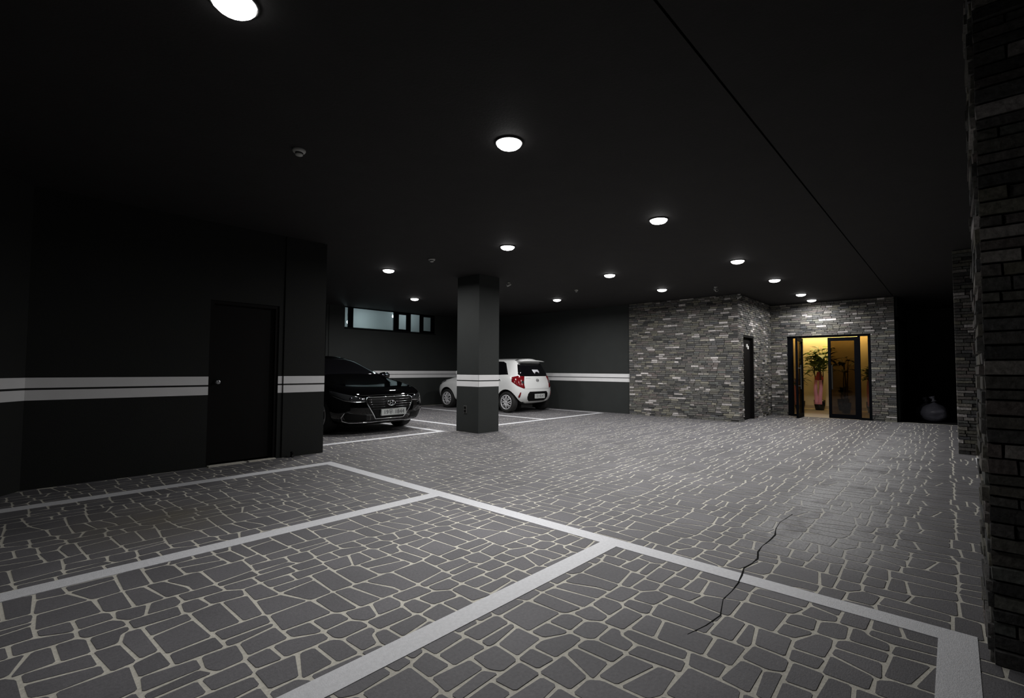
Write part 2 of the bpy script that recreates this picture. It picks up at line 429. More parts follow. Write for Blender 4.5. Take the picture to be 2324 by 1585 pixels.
# ---- ceiling in two fields with an open groove between them
ceiling = struct(obj('ceiling', *boxes((-4, 14.35, 1.010, 13.4, CEIL, CEIL+.12)), M['ceil']))
obj('outer_field', *boxes((-4, 18, -3.5, .996, CEIL, CEIL+.12)), M['ceil'], ceiling)
obj('groove', *boxes((-4, 14.35, .996, 1.010, CEIL+.03, CEIL+.12)), M['groove'], ceiling)

# ---- walls
def stripes(parent, f, u0, u1, zt=1.066, zb=.848, gap=.020, ends=True):
    """the double white band; f(u, d, z) gives a point, d = distance proud of the wall"""
    h = (zt-zb-gap)/2
    for a, b in ((zt-h, zt), (zb, zb+h)):
        V = [f(u, d, z) for d in (-.001, .002) for u, z in ((u0, a), (u1, a), (u1, b), (u0, b))]
        obj('painted_stripe', V, [(0, 1, 2, 3), (4, 5, 6, 7), (0, 1, 5, 4), (1, 2, 6, 5), (2, 3, 7, 6), (3, 0, 4, 7)], M['stripe'], parent)
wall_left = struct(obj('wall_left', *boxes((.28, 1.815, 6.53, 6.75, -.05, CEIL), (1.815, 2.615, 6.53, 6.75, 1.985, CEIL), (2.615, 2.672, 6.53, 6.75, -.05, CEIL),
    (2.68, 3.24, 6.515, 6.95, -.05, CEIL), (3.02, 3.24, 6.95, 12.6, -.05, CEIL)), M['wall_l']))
obj('movement_joint', *boxes((2.672, 2.680, 6.56, 6.75, -.05, CEIL)), M['groove'], wall_left)
stripes(wall_left, lambda u, d, z: (u, 6.53-d, z), .28, 1.815)
stripes(wall_left, lambda u, d, z: (u, 6.53-d, z), 2.615, 2.672)
stripes(wall_left, lambda u, d, z: (u, 6.515-d, z), 2.680, 3.24)
# the canted piece at the far left
ux, uy = -.617, -.787
wc = [(.28, 6.53), (.28+1.7*ux, 6.53+1.7*uy), (.28+1.7*ux-.2*.787, 6.53+1.7*uy+.2*.617), (.28-.2*.787, 6.53+.2)]
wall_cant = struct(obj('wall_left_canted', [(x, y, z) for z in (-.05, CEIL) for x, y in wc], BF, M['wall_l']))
stripes(wall_cant, lambda u, d, z: (.28+u*ux+d*.787, 6.53+u*uy-d*.617, z), 0, 1.7)
# door_1: dark steel door in the left wall
d1 = struct(obj('door_1', *boxes((1.86, 2.575, 6.585, 6.625, .03, 1.945)), M['blackdoor']))
obj('door_frame', *boxes((1.815, 1.86, 6.545, 6.66, 0, 1.985), (2.575, 2.615, 6.545, 6.66, 0, 1.985), (1.86, 2.575, 6.545, 6.66, 1.945, 1.985)), M['blackdoor'], d1)
kn = obj('door_knob', *lathe([(.030, 6.585), (.030, 6.578), (.012, 6.574), (.012, 6.548), (.026, 6.540), (.031, 6.528), (.026, 6.514), (.012, 6.510)], (1.915, 0, 1.0), 16, 'y'), M['steel'], d1, True)
obj('threshold', *boxes((1.83, 2.24, 6.47, 6.56, -.004, .012), (2.28, 2.60, 6.49, 6.56, -.004, .010)), M['joint'], d1)

# pillar
PX, PY = 6.120, 6.409
pillar = struct(obj('pillar', *boxes((PX, PX+.53, PY, PY+.60, -.05, CEIL)), M['wall']))
stripes(pillar, lambda u, d, z: (PX-d, u, z), PY-.002, PY+.60)
stripes(pillar, lambda u, d, z: (u, PY-d, z), PX-.002, PX+.53)
ou = thing('power_outlet', (PX, 6.755, .42), 'small dark power outlet box low on the pillar', 'outlet')
obj('cover_plate', *boxes((PX-.012, PX, 6.715, 6.795, .35, .49)), M['grey'], ou)
obj('socket', *boxes((PX-.020, PX-.012, 6.73, 6.78, .43, .475), (PX-.020, PX-.012, 6.73, 6.78, .365, .41)), M['black'], ou)

# far wall with the ribbon window
YF = 12.6
wall_far = struct(obj('wall_far', *boxes((6.82, 11.9, YF, YF+.18, -.05, 2.33), (10.02, 11.9, YF, YF+.18, 2.33, CEIL), (6.36, 6.82, YF-.02, YF+.18, -.05, CEIL),
    (3.0, 6.36, YF+.55, YF+.75, -.05, CEIL), (6.28, 6.36, YF+.0, YF+.75, -.05, CEIL)), M['wall']))
stripes(wall_far, lambda u, d, z: (u, YF-d, z), 6.82, 11.68, 1.109, .893, .016)
win = struct(obj('window_1', *boxes((6.80, 10.02, YF+.02, YF+.09, 2.31, 2.345), (6.80, 10.02, YF+.02, YF+.09, 2.90, CEIL),
    (6.80, 6.825, YF+.02, YF+.09, 2.31, CEIL), (6.955, 7.10, YF+.02, YF+.09, 2.31, CEIL), (8.465, 8.55, YF+.02, YF+.09, 2.31, CEIL),
    (8.99, 9.08, YF+.02, YF+.09, 2.31, CEIL), (9.435, 9.50, YF+.02, YF+.09, 2.31, CEIL), (9.95, 10.02, YF+.02, YF+.09, 2.31, CEIL)), M['frame']))
obj('sash', *boxes((8.55, 8.625, YF+.005, YF+.05, 2.345, 2.90), (8.915, 8.99, YF+.005, YF+.05, 2.345, 2.90), (8.625, 8.915, YF+.005, YF+.05, 2.345, 2.395), (8.625, 8.915, YF+.005, YF+.05, 2.85, 2.90)), M['frame'], win)
obj('sash', *boxes((9.50, 9.565, YF+.005, YF+.05, 2.345, 2.90), (9.88, 9.95, YF+.005, YF+.05, 2.345, 2.90), (9.565, 9.88, YF+.005, YF+.05, 2.345, 2.40), (9.565, 9.88, YF+.005, YF+.05, 2.85, 2.90)), M['frame'], win)
obj('sill', *boxes((6.80, 10.04, YF-.02, YF+.10, 2.295, 2.315)), M['frame'], win)
for x0, x1 in ((6.825, 6.955), (7.10, 8.465), (8.625, 8.915), (9.08, 9.435), (9.565, 9.88)):
    obj('pane', *boxes((x0, x1, YF+.05, YF+.056, 2.345, 2.90)), M['glass_frost'], win)
# the yard behind that window
yard = struct(obj('wall_yard', *boxes((3.5, 9.75, 14.3, 14.5, 1.5, 5.0), (3.5, 9.75, 13.36, 14.3, 1.35, 1.5)), M['yard']))
for nm, (x, y, z), lab in (('a', (8.86, 13.25, 2.855), 'small bare bulb glowing behind the right edge of the widest window pane'), ('b', (7.29, 13.25, 2.548), 'small bare bulb glowing behind the narrow left window pane')):
    t = thing('yard_lamp', (x, y, z), lab, 'lamp')
    obj('bulb', *lathe([(.001, -.045), (.032, -.034), (.045, 0), (.032, .034), (.012, .055)], (x, y, z), 12), M['bulb'], t, True)
    obj('socket', *lathe([(.016, .04), (.016, .10)], (x, y, z), 10), M['black'], t)
    obj('bracket', *merge(tube([(x, y, z+.10), (x, y, z+.16), (x, y+.3, z+.2), (x, 14.3, z+.2)], .008)), M['black'], t)

# right wall of the bays
wall_right = struct(obj('wall_right', *boxes((11.68, 11.9, 6.37, 12.7, -.05, CEIL)), M['wall']))
stripes(wall_right, lambda u, d, z: (11.68-d, u, z), 6.37, 12.6)

# ---- walls faced with split stone slips
def slips(parent, f, nrm, u0, u1, z0, z1, holes=(), single=300, h=.047, jo=.005, lmin=.10, lmax=.235, seed=1, m1='brick1', mN='brickN'):
    """f(u, d, z) -> point (d proud of the backing)"""
    R = random.Random(seed); cells = []
    z = z0
    while z < z1-.02:
        hh = min(h*R.choice((.8, 1, 1, 1.15)), z1-z)
        u = u0
        while u < u1-.004:
            l = min(R.uniform(lmin, lmax), u1-u)
            if u1-u-l < .05: l = u1-u
            a, b, c, e = u, u+l-jo, z, z+hh-jo
            ok = True
            for hu0, hu1, hz0, hz1 in holes:
                if c < hz1-.004 and e > hz0+.004 and b > hu0 and a < hu1:
                    if a < hu0 and hu0-a > .03: b = min(b, hu0)
                    elif b > hu1 and b-hu1 > .03: a = max(a, hu1)
                    else: ok = False
            if ok and b-a > .02: cells.append((a, b, c, e, R.uniform(.010, .030), R.random()))
            u += l
        z += hh
    def geo(a, b, c, e, d, r):
        k = .004
        V = [f(u, 0, w) for u, w in ((a, c), (b, c), (b, e), (a, e))]
        t = [(a+k*r, c+k*(1-r)), (b-k*(1-r), c+k*r), (b-k*r, e-k), (a+k, e-k*r)]
        V += [f(u, d+.006*((r*(i+3)*7.3) % 1-.5), w) for i, (u, w) in enumerate(t)]
        return V, [(4, 5, 6, 7), (0, 1, 5, 4), (1, 2, 6, 5), (2, 3, 7, 6), (3, 0, 4, 7)]
    def size(c):
        p = Vector(f((c[0]+c[1])/2, 0, (c[2]+c[3])/2)); q = to_px(p)
        if not in_frame(q): return 0
        v = p-Vector((0, 0, CAM_H)); return (c[1]-c[0])*(c[3]-c[2])*abs(v.normalized().dot(Vector(nrm)))/v.length_squared
    cells.sort(key=lambda c: -size(c))
    for c in cells[:single]:
        V, F = geo(*c); obj('brick', V, F, M[m1], parent)
    if cells[single:]:
        o = obj('bricks', *merge(*[geo(*c) for c in cells[single:]]), M[mN], parent); o['kind'] = 'stuff'
XB, XE, YR = 11.62, 14.24, 3.62
block = struct(obj('wall_block', *boxes((XB, 11.93, YR, 6.37, -.05, CEIL), (11.93, 12.74, YR+.10, 6.37, -.05, CEIL), (11.93, 12.74, YR, YR+.10, 2.0, CEIL), (12.74, XE+.13, YR, 6.37, -.05, CEIL)), M['mortar']))
slips(block, lambda u, d, z: (XB-d, u, z), (-1, 0, 0), YR-.02, 6.37, 0, CEIL, seed=3)
ret = struct(obj('wall_return', *boxes((11.64, 11.92, YR-.002, YR, -.05, CEIL), (12.75, XE, YR-.002, YR, -.05, CEIL)), M['mortar']))
slips(ret, lambda u, d, z: (u, YR-.002-d, z), (0, -1, 0), XB-.02, XE, 0, CEIL, holes=((11.93, 12.74, 0, 2.0),), seed=5)
d2 = struct(obj('door_2', *boxes((11.97, 12.70, YR+.055, YR+.095, .02, 1.96)), M['blackdoor']))
obj('door_frame', *boxes((11.93, 11.97, YR-.01, YR+.098, 0, 2.0), (12.70, 12.74, YR-.01, YR+.098, 0, 2.0), (11.97, 12.70, YR-.01, YR+.098, 1.96, 2.0)), M['blackdoor'], d2)
sx, sy, sz = 12.46, YR+.05, 1.745
obj('door_sign', *merge(boxes((sx-.085, sx+.005, sy-.008, sy+.005, sz-.01, sz+.065)), boxes((sx-.005, sx+.085, sy-.008, sy+.005, sz-.055, sz+.025))), M['white'], d2)
wall_entrance = struct(obj('wall_entrance', *boxes((XE, XE+.13, .985, 1.44, -.05, CEIL), (XE, XE+.13, 3.21, YR, -.05, CEIL), (XE, XE+.13, 1.44, 3.21, 2.06, CEIL)), M['mortar']))
slips(wall_entrance, lambda u, d, z: (XE-d, u, z), (-1, 0, 0), .985, YR-.02, 0, CEIL, holes=((1.44, 3.21, 0, 2.06),), seed=7)
# piers on the open side
p1 = struct(obj('wall_near_pier', *boxes((2.80, 3.42, -1.5, -.098, -.05, CEIL)), M['mortar']))
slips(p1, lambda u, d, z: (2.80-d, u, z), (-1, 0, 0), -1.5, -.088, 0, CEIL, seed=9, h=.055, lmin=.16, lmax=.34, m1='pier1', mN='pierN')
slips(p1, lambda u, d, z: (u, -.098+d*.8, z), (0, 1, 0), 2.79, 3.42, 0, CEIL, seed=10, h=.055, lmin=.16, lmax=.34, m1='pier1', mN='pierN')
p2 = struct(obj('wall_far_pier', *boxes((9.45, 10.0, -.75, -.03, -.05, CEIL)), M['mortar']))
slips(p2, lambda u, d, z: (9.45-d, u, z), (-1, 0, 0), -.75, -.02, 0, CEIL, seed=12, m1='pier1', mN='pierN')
# dark passage beyond the entrance wall
struct(obj('floor_passage', *boxes((14.42, 18.2, -3.2, .96, -.12, -.02)), M['asphalt']))
struct(obj('wall_passage', *boxes((17.9, 18.1, -3.2, .96, -.1, CEIL), (10.0, 18.1, -3.3, -3.1, -.1, CEIL)), M['wall']))

# ---- lobby behind the glass doors
LX, LY0, LY1, LZ = 17.55, 1.0, 4.3, 2.35
struct(obj('floor_lobby', *boxes((XE+.02, LX, LY0, LY1, -.12, .004)), M['lobbyfloor']))
struct(obj('ceiling_lobby', *boxes((XE+.13, LX+.1, LY0-.06, LY1, LZ, LZ+.1)), M['lobbyceil']))
lw = struct(obj('wall_lobby', *boxes((LX, LX+.1, LY0-.06, LY1+.1, -.05, LZ), (XE+.13, LX, LY1, LY1+.1, -.05, LZ)), M['lobbywall']))
struct(obj('wall_lobby_side', *boxes((XE+.13, LX, LY0-.06, LY0, -.05, CEIL)), M['wall']))
struct(obj('baseboard_lobby', *boxes((LX-.012, LX, LY0, LY1, 0, .10)), M['lobbyfloor']))
t = thing('lobby_lamp', (17.32, 2.6, LZ), 'warm rectangular lamp panel on the lobby ceiling behind the glass doors', 'lamp')
obj('lamp_frame', *boxes((17.20, 17.44, 1.28, 3.92, LZ-.035, LZ)), M['white'], t)
obj('diffuser', *boxes((17.22, 17.42, 1.30, 3.90, LZ-.045, LZ-.035)), M['warm'], t)
d3 = bpy.data.objects.new('door_3', None); COL.objects.link(d3); d3.location = (XE+.05, 2.32, 0); struct(d3)
xf0, xf1 = XE+.02, XE+.09
obj('outer_frame', *boxes((xf0, xf1, 3.09, 3.21, 0, 2.06), (xf0, xf1, 1.44, 1.50, 0, 2.06), (xf0, xf1, 1.50, 3.09, 2.02, 2.06), (xf0, xf1, 2.90, 2.955, 0, 2.02), (xf0, xf1, 1.655, 1.70, 0, 2.02), (xf0, xf1, 2.955, 3.09, 0, .05), (xf0, xf1, 1.50, 1.655, 0, .05)), M['frame'], d3)
obj('side_pane', *boxes((XE+.05, XE+.058, 2.955, 3.09, .05, 2.02)), M['glass_side'], d3)
obj('side_pane', *boxes((XE+.05, XE+.058, 1.50, 1.655, .05, 2.02)), M['glass_side'], d3)
lf = obj('door_leaf', *boxes((xf0, xf1-.02, 2.255, 2.315, .01, 2.005), (xf0, xf1-.02, 1.70, 1.77, .01, 2.005), (xf0, xf1-.02, 1.77, 2.255, 1.92, 2.005), (xf0, xf1-.02, 1.77, 2.255, .01, .11)), M['frame'], d3)
obj('pane', *boxes((XE+.045, XE+.053, 1.77, 2.255, .11, 1.92)), M['glass_tint'], lf)
obj('pull_handle', *merge(tube([(XE-.035, 2.225, .72), (XE-.035, 2.225, 1.32)], .012, 8), tube([(XE-.035, 2.225, .80), (XE+.03, 2.24, .80)], .007), tube([(XE-.035, 2.225, 1.24), (XE+.03, 2.24, 1.24)], .007)), M['steel'], lf)
lo = obj('door_leaf', *boxes((14.18, 14.24, 2.85, 2.895, .01, 2.005), (13.62, 13.68, 2.85, 2.895, .01, 2.005), (13.68, 14.18, 2.85, 2.895, 1.92, 2.005), (13.68, 14.18, 2.85, 2.895, .01, .11)), M['frame'], d3)
obj('pane', *boxes((13.68, 14.18, 2.868, 2.876, .11, 1.92)), M['glass_side'], lo)
obj('pull_handle', *merge(tube([(13.71, 2.80, .72), (13.71, 2.80, 1.32)], .012, 8), tube([(13.71, 2.80, .80), (13.66, 2.86, .80)], .007), tube([(13.71, 2.80, 1.24), (13.66, 2.86, 1.24)], .007)), M['steel'], lo)

# ================================================================ ceiling fittings
def lamp(x, y, label, f=1.0, spread=172):
    t = thing('ceiling_light', (x, y, CEIL), label, 'ceiling light', 'round ceiling lights')
    obj('trim_ring', *lathe([(.112, 0), (.112, -.006), (.106, -.012), (.100, -.012), (.100, -.004)], (x, y, CEIL), 24, close=False), M['trim'], t, True)
    obj('lens', *lathe([(.099, -.006), (.095, -.022), (.078, -.038), (.045, -.048), (.010, -.051)], (x, y, CEIL), 16), M['lens'], t, True)
    ld = bpy.data.lights.new('lamp', 'AREA'); ld.shape = 'DISK'; ld.size = .17; ld.energy = LAMP_W*f; ld.spread = radians(spread); ld.color = (1, .985, .97)
    lo_ = bpy.data.objects.new('lamp', ld); COL.objects.link(lo_); lo_.parent = t; lo_.location = (0, 0, -.056)
lamp(.754, 2.505, 'round glowing ceiling light cut by the top edge of the picture', .42, 170)
lamp(2.686, 2.495, 'second glowing ceiling light of the long row, above the middle of the near bays', .46, 100)
lamp(5.255, 2.495, 'third glowing ceiling light of the long row, above the open paving', .42, 104)
lamp(8.077, 2.505, 'fourth glowing ceiling light of the long row, before the stone corner', .9, 160)
lamp(10.242, 2.505, 'fifth glowing ceiling light of the long row, right of the stone corner camera')
lamp(12.568, 2.535, 'last but one glowing ceiling light of the long row, before the glass entrance', .85)
lamp(13.758, 2.547, 'last glowing ceiling light of the long row, nearest the glass entrance', .5)
lamp(5.005, 4.665, 'glowing ceiling light just right of the top of the pillar, first of the middle row')
lamp(7.750, 4.645, 'middle glowing ceiling light of the row of three between pillar and stone wall')
lamp(9.900, 4.635, 'glowing ceiling light just in front of the stone-clad block, last of the middle row')
lamp(4.813, 7.374, 'glowing ceiling light above the nose of the black sedan')
lamp(9.647, 7.290, 'glowing ceiling light above the tail of the white hatchback')
lamp(7.226, 9.899, 'glowing ceiling light nearest the ribbon window, beyond the black sedan')
lamp(7.25, 7.33, 'ceiling light hidden behind the top of the pillar')

def detector(x, y, r, label, name='smoke_detector', cat='smoke detector'):
    t = thing(name, (x, y, CEIL), label, cat)
    obj('base', *lathe([(r, 0), (r, -.012), (r*.9, -.022), (r*.6, -.026)], (x, y, CEIL), 20), M['dull'], t, True)
    obj('sensing_ring', *lathe([(r*.62, -.024), (r*.60, -.036)], (x, y, CEIL), 16), M['black'], t)
    obj('cap', *lathe([(r*.62, -.036), (r*.55, -.046), (r*.2, -.052)], (x, y, CEIL), 16), M['dull'], t, True)
detector(1.658, 3.841, .050, 'white round smoke detector on the ceiling above the near bays, left of the second light')
detector(4.78, 6.108, .055, 'white round smoke detector on the ceiling between the sedan light and the pillar light')
def camera_unit(x, y, z, dx, dy, label, size=1.0, drop=.0):
    t = thing('security_camera', (x, y, z), label, 'security camera')
    obj('mount', *lathe([(.045*size, 0), (.045*size, -.015), (.018*size, -.02), (.018*size, -.06)], (x, y, z), 14), M['dull'], t, True)
    d = Vector((dx, dy, -.45)).normalized(); c = Vector((x, y, z-.085*size))
    a, b = c-d*.07*size, c+d*.08*size
    obj('housing', *tube([a, a+d*.01, b-d*.012, b], [.022*size, .036*size, .040*size, .036*size], 14), M['dull'], t, True)
    obj('lens', *tube([b-d*.004, b+d*.004], .024*size, 12), M['black'], t)
camera_unit(7.103, 6.578, CEIL, -.75, .5, 'small pale ceiling camera just right of the pillar top', .62)
camera_unit(10.306, 3.641, CEIL, -.6, -.6, 'small pale ceiling camera between the last middle light and the stone corner', .75)
camera_unit(11.56, 3.565, 2.915, -.6, .5, 'small white camera at the top of the stone corner', .8)
detector(8.74, 6.075, .04, 'tiny pale ceiling sensor right of the pillar, behind the middle row light', 'ceiling_sensor', 'sensor')

# door stop at the foot of the left wall
t = thing('door_stop', (2.79, 6.46, 0), 'small dark door stop on the paving at the foot of the left wall', 'door stop')
obj('body', *lathe([(.026, 0), (.026, .01), (.018, .015), (.018, .055), (.022, .06), (.020, .072)], (2.79, 6.46, 0), 12), M['black'], t, True)
obj('fixing_plate', *boxes((2.755, 2.825, 6.44, 6.50, 0, .006)), M['steel'], t)

# ================================================================ cars
def curve(z, y):
    if not isinstance(z, (list, tuple)): return z
    if y <= z[0][0]: return z[0][1]
    for (a, b), (c, d) in zip(z, z[1:]):
        if y <= c: return b+(d-b)*(y-a)/(c-a)
    return z[-1][1]
def shell(levels, top, bot, mids, subdiv=2):
    """levels: (z or z(y), half width, yA, yB, rA, rB, mid_w(optional)).  Lofted body, nose/tail at yA/yB."""
    J = None; R = []
    for z, w, ya, yb, ra, rb in levels:
        half = [(0, ya), (.5*w, ya+.06*ra), (.80*w, ya+.24*ra), (.955*w, ya+.62*ra), (w, ya+1.15*ra)]
        y0, y1 = ya+1.15*ra, yb-1.15*rb
        for f_ in mids: half.append((w, y0+(y1-y0)*f_))
        half += [(w, yb-1.15*rb), (.955*w, yb-.62*rb), (.80*w, yb-.24*rb), (.5*w, yb-.06*rb), (0, yb)]
        R.append([(x, y, curve(z, y)) for x, y in half]); J = len(half)
    V, F, idx = [], [], {}
    def vid(k, j, s):
        key = (k, j, s if 0 < j < J-1 else 1)
        if key not in idx:
            x, y, z = R[k][j]; idx[key] = len(V); V.append((x*(s if 0 < j < J-1 else 1), y, z))
        return idx[key]
    K = len(R)
    for k in range(K-1):
        for j in range(J-1):
            F.append((vid(k, j, 1), vid(k, j+1, 1), vid(k+1, j+1, 1), vid(k+1, j, 1)))
            F.append((vid(k, j+1, -1), vid(k, j, -1), vid(k+1, j, -1), vid(k+1, j+1, -1)))
    for k, zc, flip in ((K-1, top, False), (0, bot, True)):
        cen = {}
        for j in range(J):
            if 0 < j < J-1:
                cen[j] = len(V); V.append((0, R[k][j][1], curve(zc, R[k][j][1])))
            else: cen[j] = vid(k, j, 1)
        for j in range(J-1):
            for s in (1, -1):
                q = [vid(k, j, s), vid(k, j+1, s), cen[j+1], cen[j]]
                if (s == -1) ^ flip: q = q[::-1]
                q2 = []
                for i in q:
                    if i not in q2: q2.append(i)
                if len(q2) > 2: F.append(tuple(q2))
    return V, F
class Car:
    def __init__(self, root, origin, flip, V, F, paint, arches):
        self.root, self.o, self.flip = root, Vector(origin), flip
        me = bpy.data.meshes.new('body'); me.from_pydata(V, [], F); me.update()
        bm = bmesh.new(); bm.from_mesh(me); bmesh.ops.recalc_face_normals(bm, faces=bm.faces); bm.to_mesh(me); bm.free()
        b = bpy.data.objects.new('body_tmp', me); COL.objects.link(b)
        md = b.modifiers.new('s', 'SUBSURF'); md.levels = 2; md.render_levels = 2
        cut = []
        for y, z, r in arches:
            for s in (-1, 1):
                cv, cf = lathe([(r, s*.52), (r, s*1.3)] if s > 0 else [(r, -1.3), (r, -.52)], (0, y, z), 32, 'x')
                cut.append((cv, cf))
        cv, cf = merge(*cut); cm = bpy.data.meshes.new('c'); cm.from_pydata(cv, [], cf); cm.update()
        bm = bmesh.new(); bm.from_mesh(cm); bmesh.ops.recalc_face_normals(bm, faces=bm.faces); bm.to_mesh(cm); bm.free()
        co = bpy.data.objects.new('cut_tmp', cm); COL.objects.link(co)
        bpy.context.view_layer.update()
        full = bpy.data.meshes.new_from_object(b.evaluated_get(bpy.context.evaluated_depsgraph_get()))
        self.bvh = BVHTree.FromPolygons([v.co.copy() for v in full.vertices], [tuple(p.vertices) for p in full.polygons])
        bo = b.modifiers.new('b', 'BOOLEAN'); bo.object = co; bo.operation = 'DIFFERENCE'; bo.solver = 'EXACT'
        bpy.context.view_layer.update()
        me2 = bpy.data.meshes.new_from_object(b.evaluated_get(bpy.context.evaluated_depsgraph_get()))
        bv = [v.co.copy() for v in me2.vertices]; bf = [tuple(p.vertices) for p in me2.polygons]
        bpy.data.objects.remove(b); bpy.data.objects.remove(co)
        o = self.add('body', bv, bf, paint, smooth=True)
        o.data.materials.append(M['under'])
        for p in o.data.polygons:
            c = Vector((0, 0, 0))
            for i in p.vertices: c += bv[i]
            c /= len(p.vertices)
            for y, z, r in arches:
                d = sqrt((c.y-y)**2+(c.z-z)**2)
                if d < r+.004 and p.area > 0 and (.4 < abs(c.x) < .56 or (abs(c.x) > .4 and abs(p.normal.x) < .35 and d > r-.03)): 
                    p.material_index = 1; p.use_smooth = False
        bm = bmesh.new(); bm.from_mesh(o.data)
        for e in bm.edges:
            if len(e.link_faces) != 2 or e.calc_face_angle(0) > .6 or e.link_faces[0].material_index != e.link_faces[1].material_index: e.smooth = False
        bm.to_mesh(o.data); bm.free()
        self.body = o
    def w(self, p):
        p = Vector(p)
        if self.flip: p = Vector((-p.x, -p.y, p.z))
        return self.o + p
    def add(self, name, V, F, mat, parent=None, smooth=False):
        return obj(name, [self.w(v) for v in V], F, mat, parent or self.root, smooth)
    def hit(self, p, d):
        d = Vector(d).normalized(); p = Vector(p)
        h = self.bvh.ray_cast(p-d*2.0, d)
        return (h[0], h[1]) if h[0] is not None else (p, -d)
    def decal(self, name, poly, d, mat, parent=None, off=.006, rings=8, skirt=.02):
        P = [Vector(p) for p in poly]; n0 = len(P); B = []
        for i in range(n0):
            a, b = P[i], P[(i+1) % n0]; m = max(1, int((b-a).length/.05))
            for k in range(m): B.append(a+(b-a)*k/m)
        c = sum(B, Vector((0, 0, 0)))/len(B); n = len(B)
        V, F = [], []
        dn = Vector(d).normalized()
        def pt(p, o_):
            h, nn = self.hit(p, d)
            if nn.dot(dn) > 0: nn = -nn
            return h+nn*o_
        for b in B: V.append(pt(b, -skirt))
        for r in range(rings):
            for b in B: V.append(pt(c+(b-c)*(1-r/rings), off if r else off*.6))
        V.append(pt(c, off))
        for r in range(rings):
            for i in range(n): F.append((r*n+i, r*n+(i+1) % n, (r+1)*n+(i+1) % n, (r+1)*n+i))
        for i in range(n): F.append((rings*n+i, rings*n+(i+1) % n, len(V)-1))
        return self.add(name, V, F, mat, parent, True)
    def strip(self, name, pts, d, r, mat, parent=None, off=.0, closed=False):
        Q = []
        P = [Vector(p) for p in pts]; m = len(P)
        for i in range(m if closed else m-1):
            a, b = P[i], P[(i+1) % m]; k = max(1, int((b-a).length/.06))
            for s in range(k): Q.append(a+(b-a)*s/k)
        if not closed: Q.append(P[-1])
        H = []
        for q in Q:
            h, nn = self.hit(q, d)
            H.append(h+nn*off)
        return self.add(name, *tube(H, r, 6, closed), mat, parent, True)
    def wheel(self, x, y, z, r, width, spokes, rr):
        s = 1 if x > 0 else -1
        a, b = x-s*width, x
        prof = [(r*.66, 0), (r*.90, .0), (r*.985, .02), (r, .05), (r, width-.05), (r*.985, width-.02), (r*.90, width-.006), (rr*1.03, width-.006), (rr, width-.03), (rr*.95, width-.06), (r*.3, width-.07)]
        V, F = lathe([(q, h*s) for q, h in prof], (a, y, z), 36, 'x')
        t = self.add('wheel', V, F, M['tyre'], None, True)
        parts = [lathe([(rr*1.03, s*(width-.014)), (rr*1.0, s*(width+.004)), (rr*.90, s*(width-.006)), (rr*.89, s*(width-.03))], (a, y, z), 36, 'x', False)]
        for k in range(spokes):
            for dd in (-.17, .17):
                t0 = 2*pi*k/spokes
                p0 = (a+s*(width-.004), y+rr*.16*cos(t0), z+rr*.16*sin(t0)); p1 = (a+s*(width-.012), y+rr*.94*cos(t0+dd), z+rr*.94*sin(t0+dd))
                parts.append(tube([p0, p1], [rr*.075, rr*.055], 6))
        parts.append(lathe([(rr*.24, s*(width-.03)), (rr*.24, s*(width+.002)), (rr*.18, s*(width+.012)), (rr*.05, s*(width+.014))], (a, y, z), 20, 'x'))
        self.add('rim', *merge(*parts), M['rim'], t, True)

# ---------------------------------------------------------------- white hatchback, tail towards us (local y runs forward)
root = thing('hatchback_car', (10.36, 10.2, 0), 'small white hatchback parked behind the pillar with its tail towards us', 'car')
HL = [(.235, .66, .26, 3.44, .30, .30), (.27, .755, .10, 3.58, .30, .34), (.47, .80, .015, 3.665, .32, .42), (.66, .805, .03, 3.66, .32, .46),
      ([(0, .88), (2.6, .88), (3.5, .80)], .785, .07, 3.52, .32, .50), ([(0, .985), (1.5, .975), (2.5, .95), (3.0, .89)], .745, .11, 3.02, .30, .46),
      ([(0, 1.04), (2.4, 1.0)], .715, .14, 2.62, .28, .40), ([(0, 1.36), (2.2, 1.375)], .575, .30, 1.98, .22, .34), ([(0, 1.445), (1.9, 1.455)], .50, .345, 1.80, .22, .34)]
V, F = shell(HL, [(0, 1.475), (1.0, 1.50), (2.2, 1.475)], .225, (.12, .3, .5, .7, .88))
hc = Car(root, (10.36, 8.42, 0), False, V, F, M['whitepaint'], ((.53, .285, .345), (3.0, .285, .345)))
for x in (-.795, .795):
    for y in (.53, 3.0): hc.wheel(x, y, .285, .285, .19, 8, .195)
hc.decal('rear_window', [(-.58, 0, .985), (-.615, 0, 1.04), (-.515, 0, 1.30), (-.45, 0, 1.345), (.45, 0, 1.345), (.515, 0, 1.30), (.615, 0, 1.04), (.58, 0, .985)], (0, 1, 0), M['carglass'])
rw = root.children[-1]
hc.decal('window_sticker', [(-.10, 0, 1.165), (.16, 0, 1.165), (.20, 0, 1.10), (.17, 0, 1.085), (.165, 0, 1.055), (.155, 0, 1.09), (.06, 0, 1.105), (-.02, 0, 1.085), (-.04, 0, 1.045), (-.07, 0, 1.09)], (0, 1, 0), M['sticker'], rw, off=.010, rings=3, skirt=-.004)
